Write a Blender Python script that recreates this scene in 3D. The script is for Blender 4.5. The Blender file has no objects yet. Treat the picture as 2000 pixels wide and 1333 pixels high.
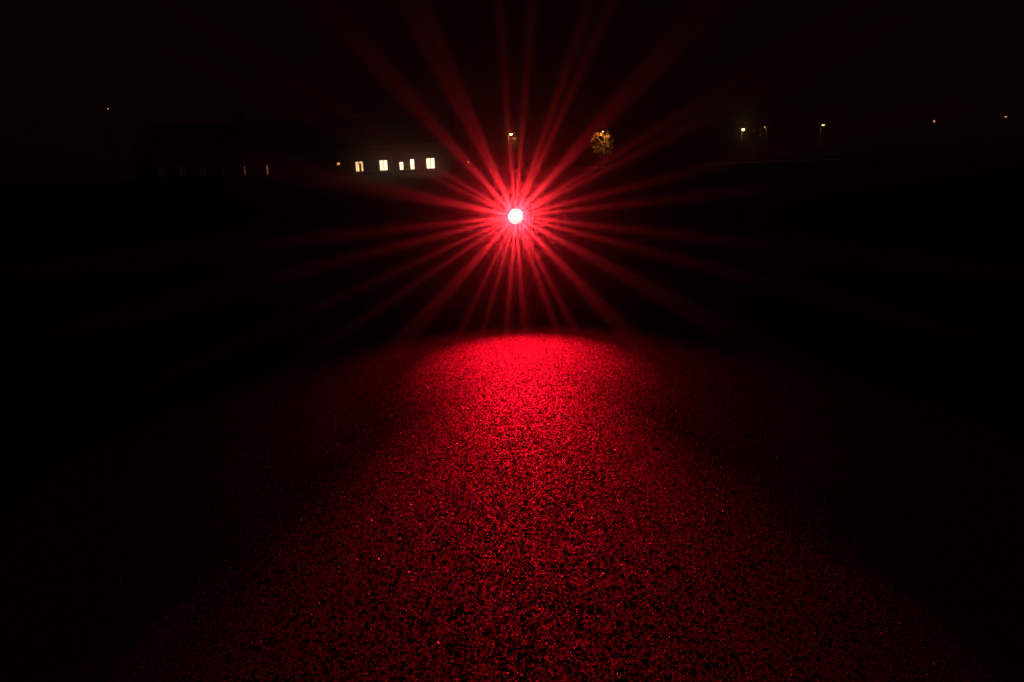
import bpy, math, random
import numpy as np
from mathutils import Vector, Matrix

random.seed(11)
rng = np.random.default_rng(5)
sc = bpy.context.scene
COL = sc.collection
R = math.radians

# ------------------------------------------------------------------ camera
H_CAM, LENS = 1.0, 24.0
FPX = 2000 * LENS / 36.0                       # focal length in px of a 2000 px wide frame
PITCH = math.atan(344.5 / FPX)
ROLL = R(2.0)
fwd = Vector((0, math.cos(PITCH), -math.sin(PITCH)))
r0 = Vector((1, 0, 0))
u0 = r0.cross(fwd)
rc = r0 * math.cos(ROLL) - u0 * math.sin(ROLL)
uc = u0 * math.cos(ROLL) + r0 * math.sin(ROLL)
CAM = Vector((0, 0, H_CAM))
cam = bpy.data.objects.new('camera', bpy.data.cameras.new('camera'))
COL.objects.link(cam)
cam.data.lens = LENS
cam.data.sensor_width = 36
cam.data.clip_start = 0.02
cam.data.clip_end = 2000
m = Matrix((rc, uc, -fwd)).transposed().to_4x4()
m.translation = CAM
cam.matrix_world = m
sc.camera = cam


def ray(px, py):
    return fwd + rc * ((px - 1000) / FPX) - uc * ((py - 666.5) / FPX)


def at_y(px, py, Y):
    """world point on the plane y = Y"""
    d = ray(px, py)
    return CAM + d * (Y / d.y)


def on_ground(px, py, z=0.0):
    d = ray(px, py)
    return CAM + d * ((z - H_CAM) / d.z)


# ------------------------------------------------------------------ helpers
def tag(o, label=None, cat=None, group=None, kind=None):
    if label: o['label'] = label
    if cat: o['category'] = cat
    if group: o['group'] = group
    if kind: o['kind'] = kind
    return o


def empty(name, loc=(0, 0, 0)):
    o = bpy.data.objects.new(name, None)
    o.empty_display_size = 0.2
    o.location = loc
    COL.objects.link(o)
    return o


class MB:
    def __init__(s):
        s.v, s.f, s.sm = [], [], []

    def add(s, vs, fs, smooth=False):
        b = len(s.v)
        s.v += [tuple(x) for x in vs]
        s.f += [tuple(i + b for i in f) for f in fs]
        s.sm += [smooth] * len(fs)

    def box(s, c, d, bev=0.0):
        x, y, z = c
        a, b, e = d[0] / 2, d[1] / 2, d[2] / 2
        if bev <= 0:
            vs = [(x + i * a, y + j * b, z + k * e) for k in (-1, 1) for j in (-1, 1) for i in (-1, 1)]
            s.add(vs, [(0, 2, 3, 1), (4, 5, 7, 6), (0, 1, 5, 4), (2, 6, 7, 3), (0, 4, 6, 2), (1, 3, 7, 5)])
        else:
            # octagonal section along z with chamfered top and bottom
            def ringpts(ins, zz):
                A, B = a - ins, b - ins
                q = bev
                return [(x + A, y - B + q, zz), (x + A, y + B - q, zz), (x + A - q, y + B, zz), (x - A + q, y + B, zz),
                        (x - A, y + B - q, zz), (x - A, y - B + q, zz), (x - A + q, y - B, zz), (x + A - q, y - B, zz)]
            vs = ringpts(bev, z - e) + ringpts(0, z - e + bev) + ringpts(0, z + e - bev) + ringpts(bev, z + e)
            fs = [tuple(range(7, -1, -1)), tuple(range(24, 32))]
            for l in range(3):
                for i in range(8):
                    j = (i + 1) % 8
                    fs.append((l * 8 + i, l * 8 + j, l * 8 + 8 + j, l * 8 + 8 + i))
            s.add(vs, fs)

    def tube(s, pts, rad, n=8, cap=True):
        pts = [Vector(p) for p in pts]
        if not hasattr(rad, '__len__'): rad = [rad] * len(pts)
        vs, fs = [], []
        t0 = (pts[1] - pts[0]).normalized()
        ref = Vector((1, 0, 0)) if abs(t0.x) < 0.8 else Vector((0, 1, 0))
        for i, p in enumerate(pts):
            t = (pts[min(i + 1, len(pts) - 1)] - pts[max(i - 1, 0)]).normalized()
            a = (ref - t * ref.dot(t)).normalized()
            b = t.cross(a)
            ref = a
            for k in range(n):
                w = 2 * math.pi * k / n
                vs.append(p + (a * math.cos(w) + b * math.sin(w)) * rad[i])
        for i in range(len(pts) - 1):
            for k in range(n):
                k2 = (k + 1) % n
                fs.append((i * n + k, i * n + k2, (i + 1) * n + k2, (i + 1) * n + k))
        s.add(vs, fs, True)
        if cap:
            b0 = len(vs) - n
            s.add([vs[i] for i in range(n)], [tuple(range(n - 1, -1, -1))])
            s.add([vs[b0 + i] for i in range(n)], [tuple(range(n))])

    def lathe(s, prof, n=32, M=None, smooth=True):
        """profile of (radius, height) turned round the local z axis"""
        vs, fs = [], []
        for (r, h) in prof:
            for k in range(n):
                w = 2 * math.pi * k / n
                p = Vector((r * math.cos(w), r * math.sin(w), h))
                vs.append(M @ p if M else p)
        for i in range(len(prof) - 1):
            for k in range(n):
                k2 = (k + 1) % n
                fs.append((i * n + k, i * n + k2, (i + 1) * n + k2, (i + 1) * n + k))
        s.add(vs, fs, smooth)

    def build(s, name, mat, parent=None):
        me = bpy.data.meshes.new(name)
        me.from_pydata(s.v, [], s.f)
        me.polygons.foreach_set('use_smooth', s.sm)
        me.update()
        if mat: me.materials.append(mat)
        o = bpy.data.objects.new(name, me)
        COL.objects.link(o)
        if parent: o.parent = parent
        return o


# ------------------------------------------------------------------ materials
def new_mat(name):
    mt = bpy.data.materials.new(name)
    mt.use_nodes = True
    nt = mt.node_tree
    return mt, nt, nt.nodes, nt.links, nt.nodes['Principled BSDF'], nt.nodes['Material Output']


def simple(name, col, rough=0.6, metal=0.0, noise=0.25, scale=20, bump=0.0):
    mt, nt, N, L, P, O = new_mat(name)
    tc = N.new('ShaderNodeTexCoord')
    nz = N.new('ShaderNodeTexNoise'); nz.inputs['Scale'].default_value = scale; nz.inputs['Detail'].default_value = 5
    L.new(tc.outputs['Object'], nz.inputs['Vector'])
    rp = N.new('ShaderNodeValToRGB')
    rp.color_ramp.elements[0].position = 0.3; rp.color_ramp.elements[1].position = 0.7
    rp.color_ramp.elements[0].color = (*[c * (1 - noise) for c in col], 1)
    rp.color_ramp.elements[1].color = (*[min(1, c * (1 + noise)) for c in col], 1)
    L.new(nz.outputs['Fac'], rp.inputs['Fac'])
    L.new(rp.outputs['Color'], P.inputs['Base Color'])
    P.inputs['Roughness'].default_value = rough
    P.inputs['Metallic'].default_value = metal
    if bump:
        b = N.new('ShaderNodeBump'); b.inputs['Strength'].default_value = bump; b.inputs['Distance'].default_value = 0.01
        L.new(nz.outputs['Fac'], b.inputs['Height']); L.new(b.outputs['Normal'], P.inputs['Normal'])
    return mt


def emit(name, col, strength, var=0.0, scale=3.0):
    mt, nt, N, L, P, O = new_mat(name)
    P.inputs['Base Color'].default_value = (0.02, 0.02, 0.02, 1)
    P.inputs['Emission Color'].default_value = (*col, 1)
    P.inputs['Emission Strength'].default_value = strength
    if var:
        tc = N.new('ShaderNodeTexCoord')
        nz = N.new('ShaderNodeTexNoise'); nz.inputs['Scale'].default_value = scale
        L.new(tc.outputs['Object'], nz.inputs['Vector'])
        mr = N.new('ShaderNodeMapRange')
        mr.inputs['From Min'].default_value = 0.3; mr.inputs['From Max'].default_value = 0.7
        mr.inputs['To Min'].default_value = strength * (1 - var); mr.inputs['To Max'].default_value = strength * (1 + var)
        L.new(nz.outputs['Fac'], mr.inputs['Value']); L.new(mr.outputs['Result'], P.inputs['Emission Strength'])
    return mt


# asphalt: chippings held in dark binder
def asphalt():
    mt, nt, N, L, P, O = new_mat('asphalt')
    geo = N.new('ShaderNodeNewGeometry')
    v1 = N.new('ShaderNodeTexVoronoi'); v1.inputs['Scale'].default_value = 170
    v2 = N.new('ShaderNodeTexVoronoi'); v2.inputs['Scale'].default_value = 260
    nz = N.new('ShaderNodeTexNoise'); nz.inputs['Scale'].default_value = 2.2; nz.inputs['Detail'].default_value = 6
    for n in (v1, v2, nz): L.new(geo.outputs['Position'], n.inputs['Vector'])
    sep = N.new('ShaderNodeSeparateColor'); L.new(v1.outputs['Color'], sep.inputs['Color'])
    rp = N.new('ShaderNodeValToRGB')
    e = rp.color_ramp.elements
    e[0].position = 0.0; e[0].color = (0.03, 0.03, 0.03, 1)
    e[1].position = 1.0; e[1].color = (0.11, 0.106, 0.103, 1)
    k = e.new(0.6); k.color = (0.060, 0.058, 0.056, 1)
    L.new(sep.outputs['Red'], rp.inputs['Fac'])
    mx = N.new('ShaderNodeMix'); mx.data_type = 'RGBA'; mx.blend_type = 'MULTIPLY'; mx.inputs['Factor'].default_value = 0.7
    rn = N.new('ShaderNodeValToRGB')
    rn.color_ramp.elements[0].position = 0.35; rn.color_ramp.elements[0].color = (0.55, 0.55, 0.55, 1)
    rn.color_ramp.elements[1].position = 0.65; rn.color_ramp.elements[1].color = (1, 1, 1, 1)
    L.new(nz.outputs['Fac'], rn.inputs['Fac'])
    L.new(rp.outputs['Color'], mx.inputs['A']); L.new(rn.outputs['Color'], mx.inputs['B'])
    L.new(mx.outputs['Result'], P.inputs['Base Color'])
    mr = N.new('ShaderNodeMapRange'); mr.inputs['To Min'].default_value = 0.45; mr.inputs['To Max'].default_value = 0.85
    L.new(sep.outputs['Green'], mr.inputs['Value']); L.new(mr.outputs['Result'], P.inputs['Roughness'])
    b1 = N.new('ShaderNodeBump'); b1.invert = True; b1.inputs['Strength'].default_value = 0.4; b1.inputs['Distance'].default_value = 0.003
    b2 = N.new('ShaderNodeBump'); b2.invert = True; b2.inputs['Strength'].default_value = 0.25; b2.inputs['Distance'].default_value = 0.0015
    L.new(v1.outputs['Distance'], b1.inputs['Height']); L.new(v2.outputs['Distance'], b2.inputs['Height'])
    L.new(b1.outputs['Normal'], b2.inputs['Normal']); L.new(b2.outputs['Normal'], P.inputs['Normal'])
    return mt


def chip_mat():
    mt, nt, N, L, P, O = new_mat('stone_chip')
    geo = N.new('ShaderNodeNewGeometry')
    rp = N.new('ShaderNodeValToRGB')
    e = rp.color_ramp.elements
    e[0].position = 0.0; e[0].color = (0.025, 0.025, 0.025, 1)
    e[1].position = 1.0; e[1].color = (0.34, 0.28, 0.27, 1)
    k = e.new(0.55); k.color = (0.05, 0.048, 0.047, 1)
    k = e.new(0.93); k.color = (0.11, 0.105, 0.10, 1)
    L.new(geo.outputs['Random Per Island'], rp.inputs['Fac'])
    L.new(rp.outputs['Color'], P.inputs['Base Color'])
    mu = N.new('ShaderNodeMath'); mu.operation = 'MULTIPLY'; mu.inputs[1].default_value = 37.7
    fr = N.new('ShaderNodeMath'); fr.operation = 'FRACT'
    L.new(geo.outputs['Random Per Island'], mu.inputs[0]); L.new(mu.outputs[0], fr.inputs[0])
    mr = N.new('ShaderNodeMapRange'); mr.inputs['To Min'].default_value = 0.12; mr.inputs['To Max'].default_value = 0.7
    L.new(fr.outputs[0], mr.inputs['Value']); L.new(mr.outputs['Result'], P.inputs['Roughness'])
    return mt


M = dict(
    asphalt=asphalt(), chip=chip_mat(),
    dark_metal=simple('dark_painted_metal', (0.02, 0.02, 0.022), 0.5, 0.0, 0.3, 40),
    galv=simple('galvanised_steel', (0.35, 0.34, 0.33), 0.45, 0.6, 0.15, 15),
    pole=simple('grey_painted_pole', (0.05, 0.05, 0.048), 0.6, 0.0, 0.2, 15),
    soil=simple('grass_turf', (0.06, 0.075, 0.03), 0.9, 0, 0.5, 3, 0.4),
    grass=simple('grass_blade', (0.34, 0.28, 0.10), 0.7, 0, 0.4, 2),
    render=simple('render_wall', (0.30, 0.26, 0.22), 0.85, 0, 0.12, 2, 0.2),
    roof=simple('roof_tile', (0.08, 0.05, 0.045), 0.8, 0, 0.3, 4, 0.2),
    frame=simple('window_timber', (0.22, 0.16, 0.10), 0.6, 0, 0.2, 6),
    bark=simple('bark', (0.07, 0.052, 0.04), 0.9, 0, 0.35, 9, 0.4),
    blind=simple('blind_cloth', (0.10, 0.06, 0.04), 0.9, 0, 0.2, 10),
    plaster=simple('dark_brown', (0.06, 0.03, 0.02), 0.9, 0, 0.2, 6),
    lit_white=emit('lit_room_bright', (1.0, 0.78, 0.46), 2.2, 0.12, 2.2),
    lit_warm=emit('lit_room_warm', (1.0, 0.62, 0.24), 1.25, 0.25, 2.5),
    lit_dim=emit('lit_room_dim', (1.0, 0.34, 0.10), 0.2, 0.3, 5),
    lit_low=emit('lit_room_low', (1.0, 0.30, 0.09), 0.075, 0.3, 5),
    lit_faint=emit('lit_room_faint', (1.0, 0.24, 0.14), 0.006, 0.4, 4),
    lit_orange=emit('lit_room_orange', (1.0, 0.36, 0.16), 0.9, 0.4, 5),
)


def leaf_mat():
    mt, nt, N, L, P, O = new_mat('autumn_leaf')
    geo = N.new('ShaderNodeNewGeometry')
    rp = N.new('ShaderNodeValToRGB')
    rp.color_ramp.elements[0].color = (0.13, 0.07, 0.02, 1)
    rp.color_ramp.elements[1].color = (0.34, 0.18, 0.05, 1)
    L.new(geo.outputs['Random Per Island'], rp.inputs['Fac'])
    L.new(rp.outputs['Color'], P.inputs['Base Color'])
    P.inputs['Roughness'].default_value = 0.6
    tr = N.new('ShaderNodeBsdfTranslucent'); L.new(rp.outputs['Color'], tr.inputs['Color'])
    mx = N.new('ShaderNodeMixShader'); mx.inputs[0].default_value = 0.45
    L.new(P.outputs[0], mx.inputs[1]); L.new(tr.outputs[0], mx.inputs[2]); L.new(mx.outputs[0], O.inputs['Surface'])
    return mt


M['leaf'] = leaf_mat()

# ------------------------------------------------------------------ the setting
g = MB()
gx = [-190, -60, -15, -5, 0, 5, 15, 60, 190]
gy = [-20, -6, 0, 3, 6, 14, 35, 90, 200]
vs = [(x, y, 0.0) for y in gy for x in gx]
fs = []
for j in range(8):
    for i in range(8):
        a = j * 9 + i
        fs.append((a, a + 1, a + 10, a + 9))
g.add(vs, fs)
tag(g.build('ground', M['asphalt']), kind='structure')

f = MB()                                       # rough grass added beyond the asphalt to dull far reflections
fx = [-188 + 376 * i / 40 for i in range(41)]
fyy = [9, 9.4, 14, 30, 60, 110, 198]
vs = [(x_, y_ + (0.25 * math.sin(x_ * 0.7) if y_ < 10 else 0), 0.004 if y_ == 9 else 0.02 + (0.02 * math.sin(x_ * 0.31 + y_) if y_ > 12 else 0)) for y_ in fyy for x_ in fx]
f.add(vs, [(j * 41 + i, j * 41 + i + 1, j * 41 + 42 + i, j * 41 + 41 + i) for j in range(6) for i in range(40)])
tag(f.build('matte_field', M['soil']), kind='structure')

# gravel: small sharp chippings pressed into the surface, denser than one could count
NCH = 330000
d = np.sqrt(rng.random(NCH * 2) * (4.9 ** 2 - 1.0 ** 2) + 1.0 ** 2)
x = np.clip(rng.normal(0, 0.42, NCH * 2), -1.3, 1.3) * (0.60 * d + 0.25)
d, x = d[:NCH], x[:NCH]
size = np.clip(np.exp(rng.normal(math.log(0.0026), 0.32, NCH)), 0.0012, 0.0048)
base = np.array([(1, 0, 0), (-1, 0, 0), (0, 1, 0), (0, -1, 0), (0, 0, 1), (0, 0, -1)], float)
faces = np.array([(0, 2, 4), (2, 1, 4), (1, 3, 4), (3, 0, 4), (2, 0, 5), (1, 2, 5), (3, 1, 5), (0, 3, 5)])
V = np.repeat(base[None], NCH, 0)
V = V + rng.normal(0, 0.28, V.shape)
V *= (size[:, None, None] * np.stack([rng.uniform(.8, 1.35, NCH), rng.uniform(.8, 1.35, NCH), rng.uniform(.3, .65, NCH)], -1)[:, None, :])
q = rng.normal(size=(NCH, 4)); q[:, 1:3] *= np.where(rng.random((NCH, 1)) < 0.14, 1.0, 0.3)
q /= np.linalg.norm(q, axis=1)[:, None]
w_, a_, b_, c_ = q.T
Rm = np.stack([np.stack([1 - 2 * (b_ * b_ + c_ * c_), 2 * (a_ * b_ - c_ * w_), 2 * (a_ * c_ + b_ * w_)], -1),
               np.stack([2 * (a_ * b_ + c_ * w_), 1 - 2 * (a_ * a_ + c_ * c_), 2 * (b_ * c_ - a_ * w_)], -1),
               np.stack([2 * (a_ * c_ - b_ * w_), 2 * (b_ * c_ + a_ * w_), 1 - 2 * (a_ * a_ + b_ * b_)], -1)], 1)
V = np.einsum('nij,nkj->nki', Rm, V)
V[:, :, 0] += x[:, None]; V[:, :, 1] += d[:, None]; V[:, :, 2] += (size * rng.uniform(-0.25, 0.3, NCH))[:, None]
F = faces[None] + (np.arange(NCH) * 6)[:, None, None]
me = bpy.data.meshes.new('gravel')
nv, nf = NCH * 6, NCH * 8
me.vertices.add(nv); me.vertices.foreach_set('co', V.reshape(-1))
me.loops.add(nf * 3); me.loops.foreach_set('vertex_index', F.reshape(-1).astype(np.int32))
me.polygons.add(nf); me.polygons.foreach_set('loop_start', np.arange(0, nf * 3, 3, dtype=np.int32))
me.update(calc_edges=True)
me.materials.append(M['chip'])
go = bpy.data.objects.new('gravel', me); COL.objects.link(go)
tag(go, 'fine dark stone chippings covering the lit ground in front of the red lamp', 'gravel', kind='stuff')

# ------------------------------------------------------------------ post with the red lamp
base = on_ground(1031, 636)
top_c = at_y(1022, 405, base.y)
PX, PY = base.x, base.y
post = empty('bollard_post', (PX, PY, 0))
tag(post, 'dark round bollard post standing behind the glaring red lamp', 'bollard')
b = MB()
pr = 0.052
H = 0.80
b.lathe([(pr, 0.012), (pr, H - 0.03), (pr * 0.93, H - 0.012), (pr * 0.6, H), (0.0005, H + 0.002)], 40)
b.build('shaft', M['dark_metal'], post)
b = MB()
b.lathe([(0.0005, 0.0), (pr * 1.32, 0.0), (pr * 1.32, 0.010), (pr * 1.2, 0.014), (pr * 1.0, 0.016)], 40)
b.build('base_plate', M['dark_metal'], post)
b = MB()
b.lathe([(pr + 0.0005, H - 0.09), (pr + 0.004, H - 0.088), (pr + 0.004, H - 0.062), (pr + 0.0005, H - 0.06)], 40)
b.build('collar', M['galv'], post)

LY = PY - pr - 0.11
lamp_c = at_y(1007, 423, LY)                   # centre of the lamp's lens
axis = (CAM - lamp_c).normalized()
ZF = 0.09                                      # bulb to lens
RL = 0.041
lamp = empty('red_lamp', lamp_c)
tag(lamp, 'glaring red lamp with a white hot centre fixed to the dark post', 'lamp')
ax = axis
lx = (uc - ax * uc.dot(ax)).normalized()       # local "up" of the lens
ly = lx.cross(ax) * -1
ly = ax.cross(lx)
LM = Matrix((ly * -1, lx, ax)).transposed()
if LM.determinant() < 0:
    LM = Matrix((ly, lx, ax)).transposed()
L4 = LM.to_4x4()                               # local x right, y up, z towards the viewer's side; origin at the lens
lamp.matrix_world = Matrix.Translation(lamp_c) @ L4

RAYC = [(0, 4.6), (22, 2.6), (43, 1.6), (61, 2.2), (80, 4), (100.5, 4), (118, 1.4), (136, 1.4), (156, 4), (180, 4.6),
        (201, 5), (222.5, 1.6), (241, 4.6), (260, 4), (281.5, 1.4), (298, 3), (317.5, 1.4), (334, 2.2)]  # streaks of the camera-lens starburst, left as gaps between added wedges
opens = []
for c, s in RAYC:
    w = 1.25 + random.uniform(-0.35, 0.5)
    if s < w - 0.15:
        opens.append((c - s - w * 0.8, c + s + w * 0.8))
    else:
        opens.append((c - s - w, c - s + w)); opens.append((c + s - w, c + s + w))
opens.sort()
bars = []
for i, (a0, a1) in enumerate(opens):
    n0 = opens[(i + 1) % len(opens)][0] + (360 if i + 1 == len(opens) else 0)
    if n0 - a1 > 0.3: bars.append((a1, n0))


def wedge(bm, a0, a1, r0, r1, z0, z1):
    n = max(2, int((a1 - a0) / 2) + 1)
    vs, fs = [], []
    for i in range(n):
        w = R(a0 + (a1 - a0) * i / (n - 1))
        sx, cy = math.sin(w), math.cos(w)
        vs += [(r0 * sx, r0 * cy, z0), (r1 * sx, r1 * cy, z0), (r1 * sx, r1 * cy, z1), (r0 * sx, r0 * cy, z1)]
    for i in range(n - 1):
        o = i * 4
        for k in range(4):
            k2 = (k + 1) % 4
            fs.append((o + k, o + k2, o + 4 + k2, o + 4 + k))
    fs.append((3, 2, 1, 0)); o = (n - 1) * 4; fs.append((o, o + 1, o + 2, o + 3))
    bm.add(vs, fs)


def starburst_mask_mat():
    mt, nt, N, L, P, O = new_mat('starburst_mask_tint')  # tint of the added starburst wedges, dims the beam between streaks
    P.inputs['Base Color'].default_value = (0.02, 0.02, 0.02, 1); P.inputs['Roughness'].default_value = 0.3
    t = N.new('ShaderNodeBsdfTransparent'); t.inputs['Color'].default_value = (0.22, 0.22, 0.22, 1)
    mx = N.new('ShaderNodeMixShader'); mx.inputs[0].default_value = 0.9
    L.new(P.outputs[0], mx.inputs[1]); L.new(t.outputs[0], mx.inputs[2]); L.new(mx.outputs[0], O.inputs['Surface'])
    return mt


def lens_glass():
    mt, nt, N, L, P, O = new_mat('red_lens_glass')
    t = N.new('ShaderNodeBsdfTransparent'); t.inputs['Color'].default_value = (1.0, 0.05, 0.115, 1)
    tr = N.new('ShaderNodeBsdfTranslucent'); tr.inputs['Color'].default_value = (0.9, 1.0, 0.7, 1)
    mx = N.new('ShaderNodeMixShader'); mx.inputs[0].default_value = 0.09
    L.new(t.outputs[0], mx.inputs[1]); L.new(tr.outputs[0], mx.inputs[2]); L.new(mx.outputs[0], O.inputs['Surface'])
    return mt


b = MB()
for a0, a1 in bars: wedge(b, a0, a1, 0.0005, RL, -0.004, -0.002)
b.build('starburst_mask', starburst_mask_mat(), lamp)  # added wedges that cut the beam into streaks, no part of the lamp
b = MB()
n = 48
vs = [(0, 0, 0.0035)] + [(RL * math.sin(2 * math.pi * k / n), RL * math.cos(2 * math.pi * k / n), 0) for k in range(n)]
b.add(vs, [(0, 1 + (k + 1) % n, 1 + k) for k in range(n)], True)
b.build('lens', lens_glass(), lamp)
b = MB()
ro, ri = RL + 0.006, RL + 0.0006
b.lathe([(ri, -0.112), (ri, -0.006), (ri, 0.004), (ri + 0.002, 0.006), (ro, 0.005), (ro, -0.10), (ro * 0.8, -0.122), (0.0006, -0.126)], 48)
b.build('housing', M['dark_metal'], lamp)
b = MB()
b.lathe([(0.0004, -0.0975), (0.004, -0.0965), (0.005, -0.0935), (0.004, -0.091), (0.0004, -0.0905)], 16)
b.build('bulb', emit('bulb_glow', (1, 0.62, 0.25), 60), lamp)
b = MB()                                       # bracket back to the post
inv = lamp.matrix_world.inverted()
p0 = Vector((0, -0.02, -0.118)); p1 = inv @ Vector((PX - 0.01, PY - pr + 0.004, lamp_c.z - 0.03))
b.tube([p0, (p0 + p1) / 2 + Vector((0, -0.006, 0)), p1], 0.014, 10)
b.build('bracket', M['dark_metal'], lamp)


def light(name, kind, loc, col, power, rad, parent=None, aim=None, size=None, blend=0.15):
    ld = bpy.data.lights.new(name, kind)
    ld.color = col; ld.energy = power; ld.shadow_soft_size = rad
    o = bpy.data.objects.new(name, ld); COL.objects.link(o)
    if kind == 'SPOT':
        ld.spot_size = size; ld.spot_blend = blend
        q = Vector(aim).to_track_quat('-Z', 'Y')
    else:
        q = None
    mw = Matrix.Translation(Vector(loc)) @ (q.to_matrix().to_4x4() if q else Matrix.Identity(4))
    if parent:
        bpy.context.view_layer.update()
        o.parent = parent
        o.matrix_parent_inverse = parent.matrix_world.inverted()
    o.matrix_world = mw
    return o


BEAM_W, POOL_W, HOT_W, FWD_W = 2750, 44, 440, 215
RED = (1.0, 0.003, 0.018)
light('starburst_beam', 'SPOT', lamp_c - axis * (ZF - 0.003), (1.0, 0.40, 0.28), BEAM_W, 0.0001, lamp, axis, R(13), 0.8)  # narrow beam added to draw the camera-lens starburst in the mist
light('lens_fill_light', 'SPOT', lamp_c - axis * (ZF - 0.003), (1.0, 0.40, 0.28), 26, 0.0004, lamp, axis, R(58), 0.3)  # weak fill added to brighten the whole lens face
tl = R(54)
light('pool_light', 'SPOT', lamp_c + axis * 0.012 + Vector((0, 0, -RL * 0.6)), RED, POOL_W, 0.012, lamp,
      Vector((0, -math.cos(tl), -math.sin(tl))), R(114), 0.9)
th = R(54)
light('pool_hot_light', 'SPOT', lamp_c + axis * 0.012 + Vector((0, 0, -RL * 0.6)), RED, HOT_W, 0.012, lamp,
      Vector((0.02, -math.cos(th), -math.sin(th))), R(72), 1.0)
tf = R(19)
light('pool_forward_light', 'SPOT', lamp_c + axis * 0.012 + Vector((0, 0, -RL * 0.6)), RED, FWD_W, 0.012, lamp,
      Vector((0.0, -math.cos(tf), -math.sin(tf))), R(38), 1.0)

# ------------------------------------------------------------------ lawn bank and the lit building
BY = 85.0
bx0, bx1 = at_y(270, 345, BY).x, at_y(880, 330, BY).x
zb = 0.45
bank = MB()
nx = 120
prof = [(BY - 7, -0.02), (BY - 4.6, 0.18), (BY - 2.3, 0.44), (BY - 1.5, 0.53), (BY - 0.9, 0.48), (BY + 14, 0.45), (BY + 24, -0.02)]
vs, fs = [], []
for i in range(nx + 1):
    xx = bx0 - 12 + (bx1 - bx0 + 24) * i / nx
    for k, (yy, zz) in enumerate(prof):
        j = 0.05 * math.sin(xx * 1.7 + k) + 0.04 * math.sin(xx * 4.1 + 2 * k) + random.uniform(-.025, .025)
        edge = min(1, min(i, nx - i) / 8)
        vs.append((xx, yy + j * 3, (zz + (j if 1 <= k <= 3 else 0)) * edge - 0.02 * (1 - edge)))
npf = len(prof)
for i in range(nx):
    for k in range(npf - 1):
        a = i * npf + k
        fs.append((a, a + npf, a + npf + 1, a + 1))
bank.add(vs, fs, True)
tag(bank.build('lawn', M['soil']), kind='structure')

gr = MB()                                      # unmown grass along the crest of the bank
for _ in range(24000):
    xx = random.uniform(bx0, bx1 + 1); yy = random.gauss(BY - 1.45, 0.4)
    if yy > BY - 0.3 or yy < BY - 6: continue
    h = random.uniform(0.05, 0.22) * (0.6 + 0.6 * (0.5 + 0.5 * math.sin(xx * 0.9) * math.sin(xx * 2.3 + 1)))
    a = random.uniform(0, math.pi); w = random.uniform(.02, .05)
    dx, dy = math.cos(a) * w, math.sin(a) * w
    lx_, ly_ = random.gauss(0, h * .4), random.gauss(0, h * .4)
    z0 = 0.43
    gr.add([(xx - dx, yy - dy, z0), (xx + dx, yy + dy, z0), (xx + lx_, yy + ly_, z0 + 0.1 + h)], [(0, 1, 2)])
tag(gr.build('grass', M['grass']), 'rough unmown grass along the bank in front of the long building', 'grass', kind='stuff')

bld = empty('long_building', ((bx0 + bx1) / 2, BY, zb))
tag(bld, 'long dark low building with a row of bright yellow windows', 'building')
bc = bld.location.copy()


def loc(p):
    return (p[0] - bc.x, p[1] - bc.y, p[2] - bc.z)


# window openings measured along the facade: (left, right, top, bottom) in px at mid height
WINS = [
    (693.5, 709.5, 315.6, 336.0, 'warm'), (740.6, 757.0, 312.8, 333.9, 'bright2'), (779.3, 788.3, 316.2, 332.8, 'bright1'),
    (800.2, 809.6, 310.6, 331.8, 'bright1'), (832.0, 849.2, 308.8, 330.2, 'bright2'), (656.8, 664.2, 317.2, 323.8, 'orange'),
    (519.0, 533.5, 322.5, 341.3, 'gap'), (475.0, 489.0, 324.0, 343.6, 'gap2'), (432.5, 447.0, 325.5, 344.5, 'gap3'),
    (388.0, 402.0, 326.5, 345.5, 'faint'), (348.5, 363.0, 325.0, 346.0, 'faint'), (305.0, 319.0, 329.0, 348.0, 'faint'),
]
rects = []
for (l, r, t, bt, kd) in WINS:
    c = at_y((l + r) / 2, (t + bt) / 2, BY)
    wd = at_y(r, (t + bt) / 2, BY).x - at_y(l, (t + bt) / 2, BY).x
    ht = at_y((l + r) / 2, t, BY).z - at_y((l + r) / 2, bt, BY).z
    rects.append((c.x - wd / 2, c.x + wd / 2, c.z - ht / 2, c.z + ht / 2, kd))
rects.sort()
zt = zb + 3.6
wl = MB()
cur = bx0
THK = 0.35
for (xa, xb, za, zz, kd) in rects:             # piers, sills and lintels butted end to end
    wl.box(loc(((cur + xa) / 2, BY + THK / 2, (zb + zt) / 2)), (xa - cur, THK, zt - zb))
    wl.box(loc(((xa + xb) / 2, BY + THK / 2, (zb + za) / 2)), (xb - xa, THK, za - zb))
    wl.box(loc(((xa + xb) / 2, BY + THK / 2, (zz + zt) / 2)), (xb - xa, THK, zt - zz))
    cur = xb
wl.box(loc(((cur + bx1) / 2, BY + THK / 2, (zb + zt) / 2)), (bx1 - cur, THK, zt - zb))
DEP = 9.0
wl.box(loc(((bx0 + bx1) / 2, BY + DEP - THK / 2, (zb + zt) / 2)), (bx1 - bx0, THK, zt - zb))
for xe in (bx0 + THK / 2, bx1 - THK / 2):
    wl.box(loc((xe, BY + DEP / 2, (zb + zt) / 2)), (THK, DEP - 2 * THK, zt - zb))
    e0, e1, mid = BY, BY + DEP, BY + DEP / 2    # gable ends
    vs = [loc((xe + sgn * THK / 2, yy, z)) for sgn in (-1, 1) for yy, z in ((e0, zt), (e1, zt), (mid, zt + 3.0))]
    wl.add(vs, [(0, 2, 1), (3, 4, 5), (0, 1, 4, 3), (1, 2, 5, 4), (2, 0, 3, 5)])
wl.build('wall', M['render'], bld)
rf = MB()
ov, rt = 0.45, 0.16
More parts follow.
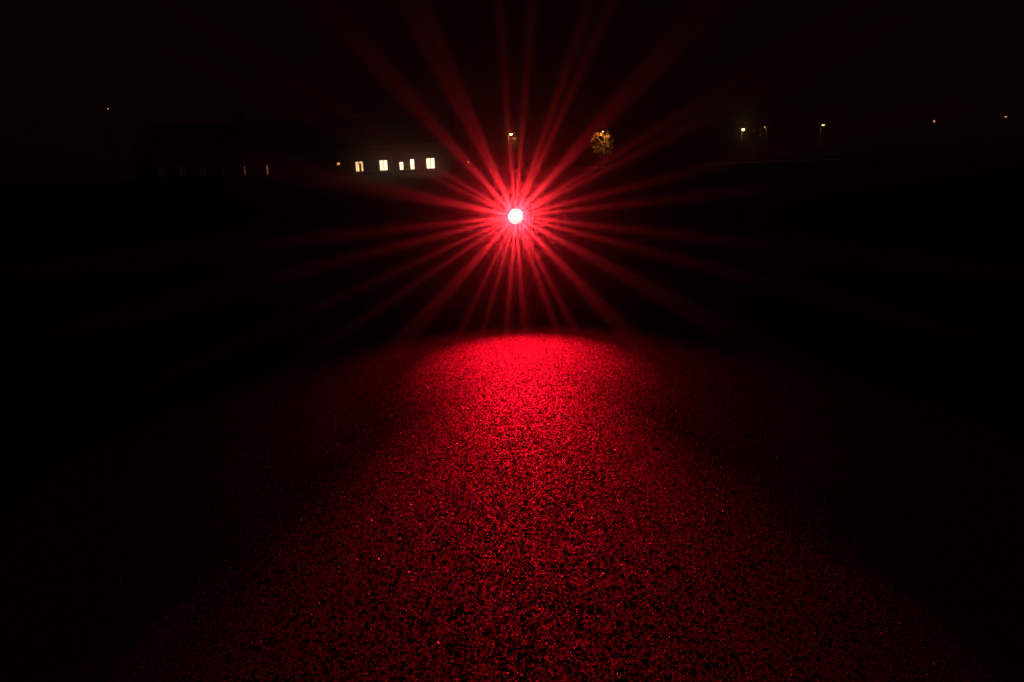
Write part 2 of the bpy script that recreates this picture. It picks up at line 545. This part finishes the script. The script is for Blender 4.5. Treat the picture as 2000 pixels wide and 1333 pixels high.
for sgn in (-1, 1):
    mid = BY + DEP / 2
    ye = mid + sgn * (DEP / 2 + ov); ze = zt - 3.0 * ov / (DEP / 2) + 0.01; zr = zt + 3.01
    vs = [loc((xx, yy, z + dz)) for dz in (0, rt) for xx in (bx0 - .3, bx1 + .3) for yy, z in ((ye, ze), (mid, zr))]
    rf.add(vs, [(0, 1, 3, 2), (4, 6, 7, 5), (0, 2, 6, 4), (0, 4, 5, 1), (2, 3, 7, 6), (1, 5, 7, 3)])
roof = rf.build('roof', M['roof'], bld)
for fx in (0.3, 0.72):
    ch = MB(); cx = bx0 + (bx1 - bx0) * fx
    ch.box(loc((cx, BY + DEP / 2, zt + 3.3)), (0.8, 0.6, 1.6)); ch.box(loc((cx, BY + DEP / 2, zt + 4.16)), (0.94, 0.74, 0.12))
    ch.build('chimney', M['render'], roof)

for (xa, xb, za, zz, kd) in rects:
    cx, cz, w, h = (xa + xb) / 2, (za + zz) / 2, xb - xa, zz - za
    win = MB(); t = 0.055; yf = BY + 0.16
    e = 0.003
    win.box(loc((xa + t / 2 + e, yf, cz)), (t, .07, h - 2 * e)); win.box(loc((xb - t / 2 - e, yf, cz)), (t, .07, h - 2 * e))
    win.box(loc((cx, yf, za + t / 2 + e)), (w - 2 * t - 2 * e, .07, t)); win.box(loc((cx, yf, zz - t / 2 - e)), (w - 2 * t - 2 * e, .07, t))
    if kd in ('bright2', 'warm', 'gap', 'gap2', 'gap3', 'faint'):
        win.box(loc((cx, yf, cz)), (.07, .062, h - 2 * t - 2 * e))
        zq = za + h * (0.27 if kd != 'warm' else 0.76)
        for sgn in (-1, 1):
            win.box(loc((cx + sgn * (w / 4), yf, zq)), (w / 2 - t - .05, .03, .028))
    elif kd == 'bright1':
        win.box(loc((cx, yf, za + h * 0.29)), (w - 2 * t - 2 * e, .04, .035))
    wo = win.build('window', M['frame'], bld)
    mat = {'bright1': 'lit_white', 'bright2': 'lit_white', 'warm': 'lit_warm', 'orange': 'lit_orange', 'gap': 'lit_dim',
           'gap2': 'lit_low', 'gap3': 'lit_faint', 'faint': 'lit_faint'}[kd]
    pn = MB(); pn.box(loc((cx, BY + 0.26, cz)), (w - .02, .02, h - .02))
    pane = pn.build('pane', M[mat], wo)
    sl = MB(); sl.box(loc((cx, BY - 0.03, za - 0.035)), (w + .16, .26, .064))
    sl.build('sill', M['render'], wo)
    if kd == 'warm':                           # sheet standing in for a dark object inside, right of the middle
        cu = MB()
        xm0, xm1 = xa + w * 0.50, xa + w * 0.72
        n = 10
        vs = []
        for i in range(n + 1):
            xx = xm0 + (xm1 - xm0) * i / n
            for z in (za + .03, za + h * .78):
                vs.append(loc((xx, BY + .226 + .012 * math.sin(i * 1.9), z)))
        cu.add(vs, [(2 * i, 2 * i + 2, 2 * i + 3, 2 * i + 1) for i in range(n)])
        cu.box(loc(((xm0 + xm1) / 2 - .07, BY + .226, za + h * .76)), ((xm1 - xm0) * 1.5, .03, h * .08))
        cu.build('dark_stand_in', M['plaster'], wo)
    if kd.startswith('gap') or kd == 'orange':
        bl = MB()
        if kd == 'orange':
            bl.box(loc((cx + w * .0, BY + .225, zz - h * .06)), (w * .9, .012, h * .12))
        else:
            bl.box(loc((cx + .10, BY + .225, cz)), (w - .24 if kd == 'gap' else w - .22, .012, h - .05))
        bl.build('blind', M['blind'], wo)
# rain pipe between the windows
px = at_y(771.5, 325, BY).x
dp = MB()
dp.tube([loc((px, BY - .09, zb + .02)), loc((px, BY - .09, zt - .1))], 0.06, 10)
for z in (zb + .8, zb + 2.2):
    dp.box(loc((px, BY - .03, z)), (.16, .05, .05))
dp.build('downpipe', M['galv'], bld)

# shrub of dead stems below the right hand window
sh_c = at_y(826, 334, BY - 1.6)
shrub = empty('low_shrub', (sh_c.x, BY - 1.6, 0.46))
tag(shrub, 'low straggly shrub on the bank under the rightmost bright window', 'shrub')
st = MB(); lf = MB()
for _ in range(46):
    a = random.uniform(0, 2 * math.pi); L_ = random.uniform(.2, .55); sp = random.uniform(.2, .9)
    p1 = Vector((math.cos(a) * sp * L_ * 1.6, math.sin(a) * sp * L_, L_ * .7))
    st.tube([(0, 0, -.05), p1 * .5 + Vector((0, 0, .08)), p1], [.012, .008, .004], 4, False)
    for _ in range(9):
        c = p1 * random.uniform(.5, 1.05) + Vector((random.gauss(0, .05), random.gauss(0, .05), random.gauss(0, .04)))
        s_ = random.uniform(.02, .05); u = Vector((random.gauss(0, 1), random.gauss(0, 1), random.gauss(0, 1))).normalized() * s_
        v = u.orthogonal()
        lf.add([c - u, c + v * .5, c + u, c - v * .5], [(0, 1, 2, 3)])
st.build('stems', M['bark'], shrub); lf.build('leaves', M['leaf'], shrub)

# ------------------------------------------------------------------ street lamps
SOD = (1.0, 0.42, 0.10)
lens_hot = emit('sodium_lens_hot', (1.0, 0.60, 0.24), 13)
lens_mid = emit('sodium_lens_mid', (1.0, 0.50, 0.20), 6)
lens_dim = emit('sodium_lens_dim', (1.0, 0.38, 0.17), 1.9)


def street_lamp(px_, py_, Y, label, side=1, arm=0.5, lens=lens_hot, hl=0.5, hh=0.16, power=400, drop=0.35, prad=0.07, light_dir=None, rx=0.0):
    head = at_y(px_, py_, Y)
    bx = head.x - side * arm
    o = empty('street_lamp', (bx, Y, 0))
    tag(o, label, 'street lamp', 'street lamps along the far road')
    hz = head.z
    p = MB()
    p.lathe([(prad * 1.5, 0), (prad * 1.5, 1.1), (prad, 1.2), (prad * .72, hz - drop), (prad * .6, hz - drop + .02)], 14)
    p.build('pole', M['pole'], o)
    a = MB()
    hx = side * arm
    a.tube([(0, 0, hz - drop), (0.02 * side, 0, hz - .12), (hx * .35, 0, hz + .04), (hx - side * hl * .3, 0, hz + 0.10)], [prad * .6, prad * .5, prad * .45, prad * .4], 10)
    a.build('arm', M['pole'], o)
    h = MB()
    n = 8
    pr_ = [(0.0, .35), (.15, .8), (.5, 1.0), (.85, .8), (1.0, .35)]
    vs, fs = [], []
    for (u, s_) in pr_:
        for k in range(n):
            w = math.pi * k / (n - 1)
            vs.append((hx + side * (u - .5) * hl * 1.15, math.cos(w) * .16 * s_, hz + 0.05 + math.sin(w) * hh * .6 * s_))
    for i in range(len(pr_) - 1):
        for k in range(n):
            k2 = (k + 1) % n
            fs.append((i * n + k, i * n + k2, (i + 1) * n + k2, (i + 1) * n + k))
    h.add(vs, fs, True)
    h.build('head', M['galv'], o)
    l = MB()
    vs, fs = [], []
    for (u, s_) in ((0.04, .25), (.2, .85), (.5, 1.0), (.8, .85), (.96, .25)):
        for k in range(n):
            w = math.pi * k / (n - 1)
            vs.append((hx + side * (u - .5) * hl, math.cos(w) * .13 * s_, hz + 0.045 - math.sin(w) * hh * s_))
    for i in range(4):
        for k in range(n):
            k2 = (k + 1) % n
            fs.append((i * n + k, i * n + k2, (i + 1) * n + k2, (i + 1) * n + k))
    l.add(vs, fs, True)
    l.build('lens', lens, o)
    if power:
        bpy.context.view_layer.update()
        light('lamp_light', 'SPOT', (head.x, Y - 0.05, hz - hh - .06), SOD, power * 0.07, 0.08, o, light_dir or (0, 0, -1), R(165 if not light_dir else 114), 0.4)
    return o


street_lamp(998, 262.5, 113, 'bright street lamp right above the red lamp, beside bare twigs', 1, 0.45, lens_hot, .55, .22, 4500)
street_lamp(1177.5, 257.5, 112.1, 'street lamp shining through the top of the leafy tree', -1, 0.36, lens_mid, .26, .12, 22000, light_dir=(0.0, 1, -0.45))
street_lamp(1451.5, 253, 120, 'brightest lamp of the right hand row with its pole lit up', 1, 0.22, lens_hot, .55, .30, 1100, .55, .10)
street_lamp(1493.6, 248.6, 130, 'faint pinkish street lamp just right of an arc of lit twigs', -1, 0.3, lens_dim, .26, .14, 700)
street_lamp(1608, 244.8, 121, 'street lamp with its head reaching right from a lit pole top', 1, 0.42, lens_mid, .5, .13, 1000, .50, .09)
street_lamp(1824.5, 236.8, 123, 'small dim street lamp, second from the right edge', -1, 0.05, lens_dim, .26, .2, 120, .3, .06)
street_lamp(1964.6, 228.4, 120, 'small flat street lamp nearest the right edge', -1, 0.3, lens_dim, .42, .10, 40)
street_lamp(211, 213, 120, 'lone tiny lamp high on the far left', 1, 0.3, lens_dim, .16, .10, 15)

# small marker lamp near the horizon
mk = at_y(914.3, 317, 90)
mo = empty('garden_lamp', (mk.x, 90, 0))
tag(mo, 'tiny orange garden lamp right of the bright windows', 'lamp')
b = MB(); b.lathe([(.05, 0), (.04, mk.z - .12), (.07, mk.z - .1), (.07, mk.z - .07)], 12); b.build('pole', M['galv'], mo)
b = MB(); b.lathe([(.0005, mk.z - .08), (.055, mk.z - .075), (.06, mk.z), (.055, mk.z + .055), (.0005, mk.z + .06)], 12); b.build('lamp_globe', lens_dim, mo)
b = MB(); b.lathe([(.10, mk.z + .06), (.09, mk.z + .08), (.0005, mk.z + .12)], 12); b.build('cap', M['dark_metal'], mo)


# ------------------------------------------------------------------ trees
def tree(name, px_, Y, top_z, spread, label, clumps=(), leaves=700, leaf=0.11, seed=1, lean=0.0, gap=0.35, group='trees by the far lamps', low=0.25, leaf_clumps=26):
    rd = random.Random(seed)
    p = at_y(px_, 300, Y)
    o = empty(name, (p.x, Y, 0))
    tag(o, label, 'tree', group)
    tips = []
    tr = MB(); br = MB()
    hgt = top_z
    path = [Vector((0, 0, 0))]
    for i in range(1, 7):
        path.append(Vector((lean * i / 6 + rd.gauss(0, .05), rd.gauss(0, .05), hgt * .86 * i / 6)))
    tr.tube(path, [0.15 * (1 - .8 * i / 6) + .02 for i in range(7)], 9)
    for i in range(30):
        f = rd.uniform(low, 1.0)
        k = min(5, int(f * 6)); q = path[k].lerp(path[k + 1], f * 6 - k)
        a = rd.uniform(0, 2 * math.pi)
        ln = spread * rd.uniform(.55, 1.0) * (1.15 - .55 * abs(f - .5) * 2)
        dirv = Vector((math.cos(a), math.sin(a) * .8, rd.uniform(.15, .8))).normalized()
        pts = [q]
        for s_ in range(1, 5):
            dirv = (dirv + Vector((rd.gauss(0, .22), rd.gauss(0, .22), rd.gauss(0.02, .18)))).normalized()
            pts.append(pts[-1] + dirv * ln / 4)
        br.tube(pts, [.045, .034, .024, .016, .008], 5, False)
        for s_ in range(1, 5):
            for _ in range(3):
                dv = (dirv + Vector((rd.gauss(0, .7), rd.gauss(0, .7), rd.gauss(0, .6)))).normalized()
                l2 = ln * rd.uniform(.15, .4)
                m1 = pts[s_] + dv * l2 * .5 + Vector((rd.gauss(0, .04),) * 3)
                e1 = m1 + (dv + Vector((rd.gauss(0, .4), rd.gauss(0, .4), rd.gauss(-.1, .4)))) * l2 * .5
                br.tube([pts[s_], m1, e1], [.014, .010, .006], 4, False)
                tips.append(e1); tips.append(m1)
    twg = []
    tr.build('trunk', M['bark'], o)
    if leaves:
        cr = MB()
        cl = [at_y(cx_, cy_, Y) - Vector((p.x, Y + rd.gauss(0, .3), 0)) for cx_, cy_ in clumps] or [rd.choice(tips) for _ in range(leaf_clumps)]
        for c_ in cl:                              # a twig carries each clump of leaves
            k = rd.randrange(len(tips)) if not clumps else min(range(len(tips)), key=lambda i: (tips[i] - c_).length)
            if clumps: twg.append((tips[k], c_))
        for _ in range(leaves):
            c = rd.choice(cl) + Vector((rd.gauss(0, gap), rd.gauss(0, gap), rd.gauss(0, gap * .7)))
            s_ = leaf * rd.uniform(.5, 1.2)
            u = Vector((rd.gauss(0, 1), rd.gauss(0, 1), rd.gauss(0, 1))).normalized() * s_
            v = u.orthogonal().normalized() * s_ * .55
            v = Matrix.Rotation(rd.uniform(0, 6.28), 3, u) @ v
            cr.add([c - u, c + v, c + u, c - v], [(0, 1, 2, 3)])
        cr.build('crown', M['leaf'], o)
    for a_, b_ in twg:
        br.tube([a_, (a_ + b_) / 2 + Vector((rd.gauss(0, .08), rd.gauss(0, .08), rd.gauss(.05, .08))), b_, b_ + (b_ - a_).normalized() * .18], [.012, .012, .010, .006], 4, False)
    br.build('limbs', M['bark'], o)
    return o


LEAFY = [(1175, 262), (1172, 264), (1169, 263), (1166, 261), (1163, 264), (1161, 267), (1159, 270), (1157, 273), (1155, 277), (1164, 268),
         (1181, 278), (1186, 279), (1189, 280), (1185, 286), (1160, 286), (1163, 289), (1168, 297), (1165, 294), (1172, 300), (1162, 298),
         (1168, 286), (1175, 290), (1192, 290), (1197, 289), (1190, 296), (1184, 295), (1182, 303), (1190, 303), (1182, 312), (1187, 314), (1184, 267),
         (1188, 266), (1175, 279), (1193, 300)]
tree('leafy_tree', 1181, 113.4, 5.8, 2.2, 'orange lit leafy tree right of the red lamp', LEAFY, 430, .15, 4, 0.0, .13)
tree('bare_tree', 1013, 113.5, 5.7, 1.4, 'bare twiggy tree beside the street lamp above the red lamp',
     [(1003, 265), (1002, 271), (1005, 270), (1008, 268), (1010, 271), (1013, 265), (1015, 268), (1012, 275), (1007, 274), (1025, 294)], 130, .09, 8, -.3, .13, low=.55)
tree('bare_tree', 1481, 130.3, 6.4, 1.5, 'bare tree whose lit twigs arc left of the faint pinkish lamp',
     [(1488, 250), (1483, 251), (1479, 253), (1476, 255), (1474, 258), (1473, 262), (1482, 265), (1481, 270)], 110, .10, 15, .1, .13, low=.5)
tree('bare_tree', 1640, 121.5, 5.2, 1.5, 'dim sparse tree to the right of the lamp with reaching head',
     [(1639, 251), (1644, 252), (1640, 257), (1642, 255), (1641, 263), (1634, 253)], 110, .11, 21, 0, .16, low=.5)
tree('bare_tree', 1242, 114.5, 4.0, 1.8, 'barely visible tree to the right of the orange lit leafy tree', (), 160, .09, 33, 0, .3, low=.4)

# slim post that catches a little orange light
wp = at_y(1545, 296.5, 119.5)
po = empty('marker_post', (wp.x, 119.5, 0))
tag(po, 'slim post faintly lit orange below the right hand street lamps', 'post')
b = MB(); b.box((0, 0, wp.z / 2 + .55), (.16, .16, wp.z + 1.1), .02); b.build('post_shaft', M['frame'], po)
b = MB(); b.lathe([(.12, wp.z + 1.1), (.10, wp.z + 1.14), (.0005, wp.z + 1.22)], 4); b.build('post_cap', M['frame'], po)

# ------------------------------------------------------------------ mist added to make the camera-lens starburst visible
hz = MB()
hz.box((0, 90, 10.0), (400, 240, 22.0))
hm = bpy.data.materials.new('starburst_mist'); hm.use_nodes = True
nt = hm.node_tree
for nd in list(nt.nodes):
    if nd.type != 'OUTPUT_MATERIAL': nt.nodes.remove(nd)
out = [n for n in nt.nodes if n.type == 'OUTPUT_MATERIAL'][0]
pv = nt.nodes.new('ShaderNodeVolumePrincipled')
pv.inputs['Color'].default_value = (0.95, 0.95, 0.95, 1)
pv.inputs['Density'].default_value = 0.0025
pv.inputs['Anisotropy'].default_value = 0.963
nt.links.new(pv.outputs['Volume'], out.inputs['Volume'])
hm.volume_intersection_method = 'FAST' if hasattr(hm, 'volume_intersection_method') and False else getattr(hm, 'volume_intersection_method', 'FAST')
ho = hz.build('haze', hm)
tag(ho, kind='stuff')
ho['label'] = 'thin mist added so the red lamp shows a starburst'
ho['category'] = 'haze'

# ------------------------------------------------------------------ night sky
w = bpy.data.worlds.new('World'); sc.world = w; w.use_nodes = True
N = w.node_tree.nodes; Lk = w.node_tree.links
bg = N['Background']
sky = N.new('ShaderNodeTexSky'); sky.sky_type = 'NISHITA'; sky.sun_disc = False
sky.sun_elevation = R(-4); sky.sun_rotation = R(80)
glow = N.new('ShaderNodeMix'); glow.data_type = 'RGBA'; glow.blend_type = 'ADD'; glow.inputs['Factor'].default_value = 1
glow.inputs['B'].default_value = (0.55, 0.06, 0.05, 1)     # reddish veil of camera-lens glare put into the sky colour
Lk.new(sky.outputs[0], glow.inputs['A']); Lk.new(glow.outputs['Result'], bg.inputs['Color'])
bg.inputs['Strength'].default_value = 0.004

# ------------------------------------------------------------------ render settings
sc.view_settings.view_transform = 'Standard'
sc.view_settings.look = 'None'
sc.view_settings.exposure = 0
sc.view_settings.gamma = 1
cy = sc.cycles
cy.use_denoising = True
try:
    cy.denoiser = 'OPENIMAGEDENOISE'
except Exception:
    pass
cy.max_bounces = 5; cy.diffuse_bounces = 2; cy.glossy_bounces = 2; cy.transmission_bounces = 3
cy.transparent_max_bounces = 16; cy.volume_bounces = 0
cy.sample_clamp_indirect = 3.0
cy.light_sampling_threshold = 0.0005
cy.use_adaptive_sampling = False
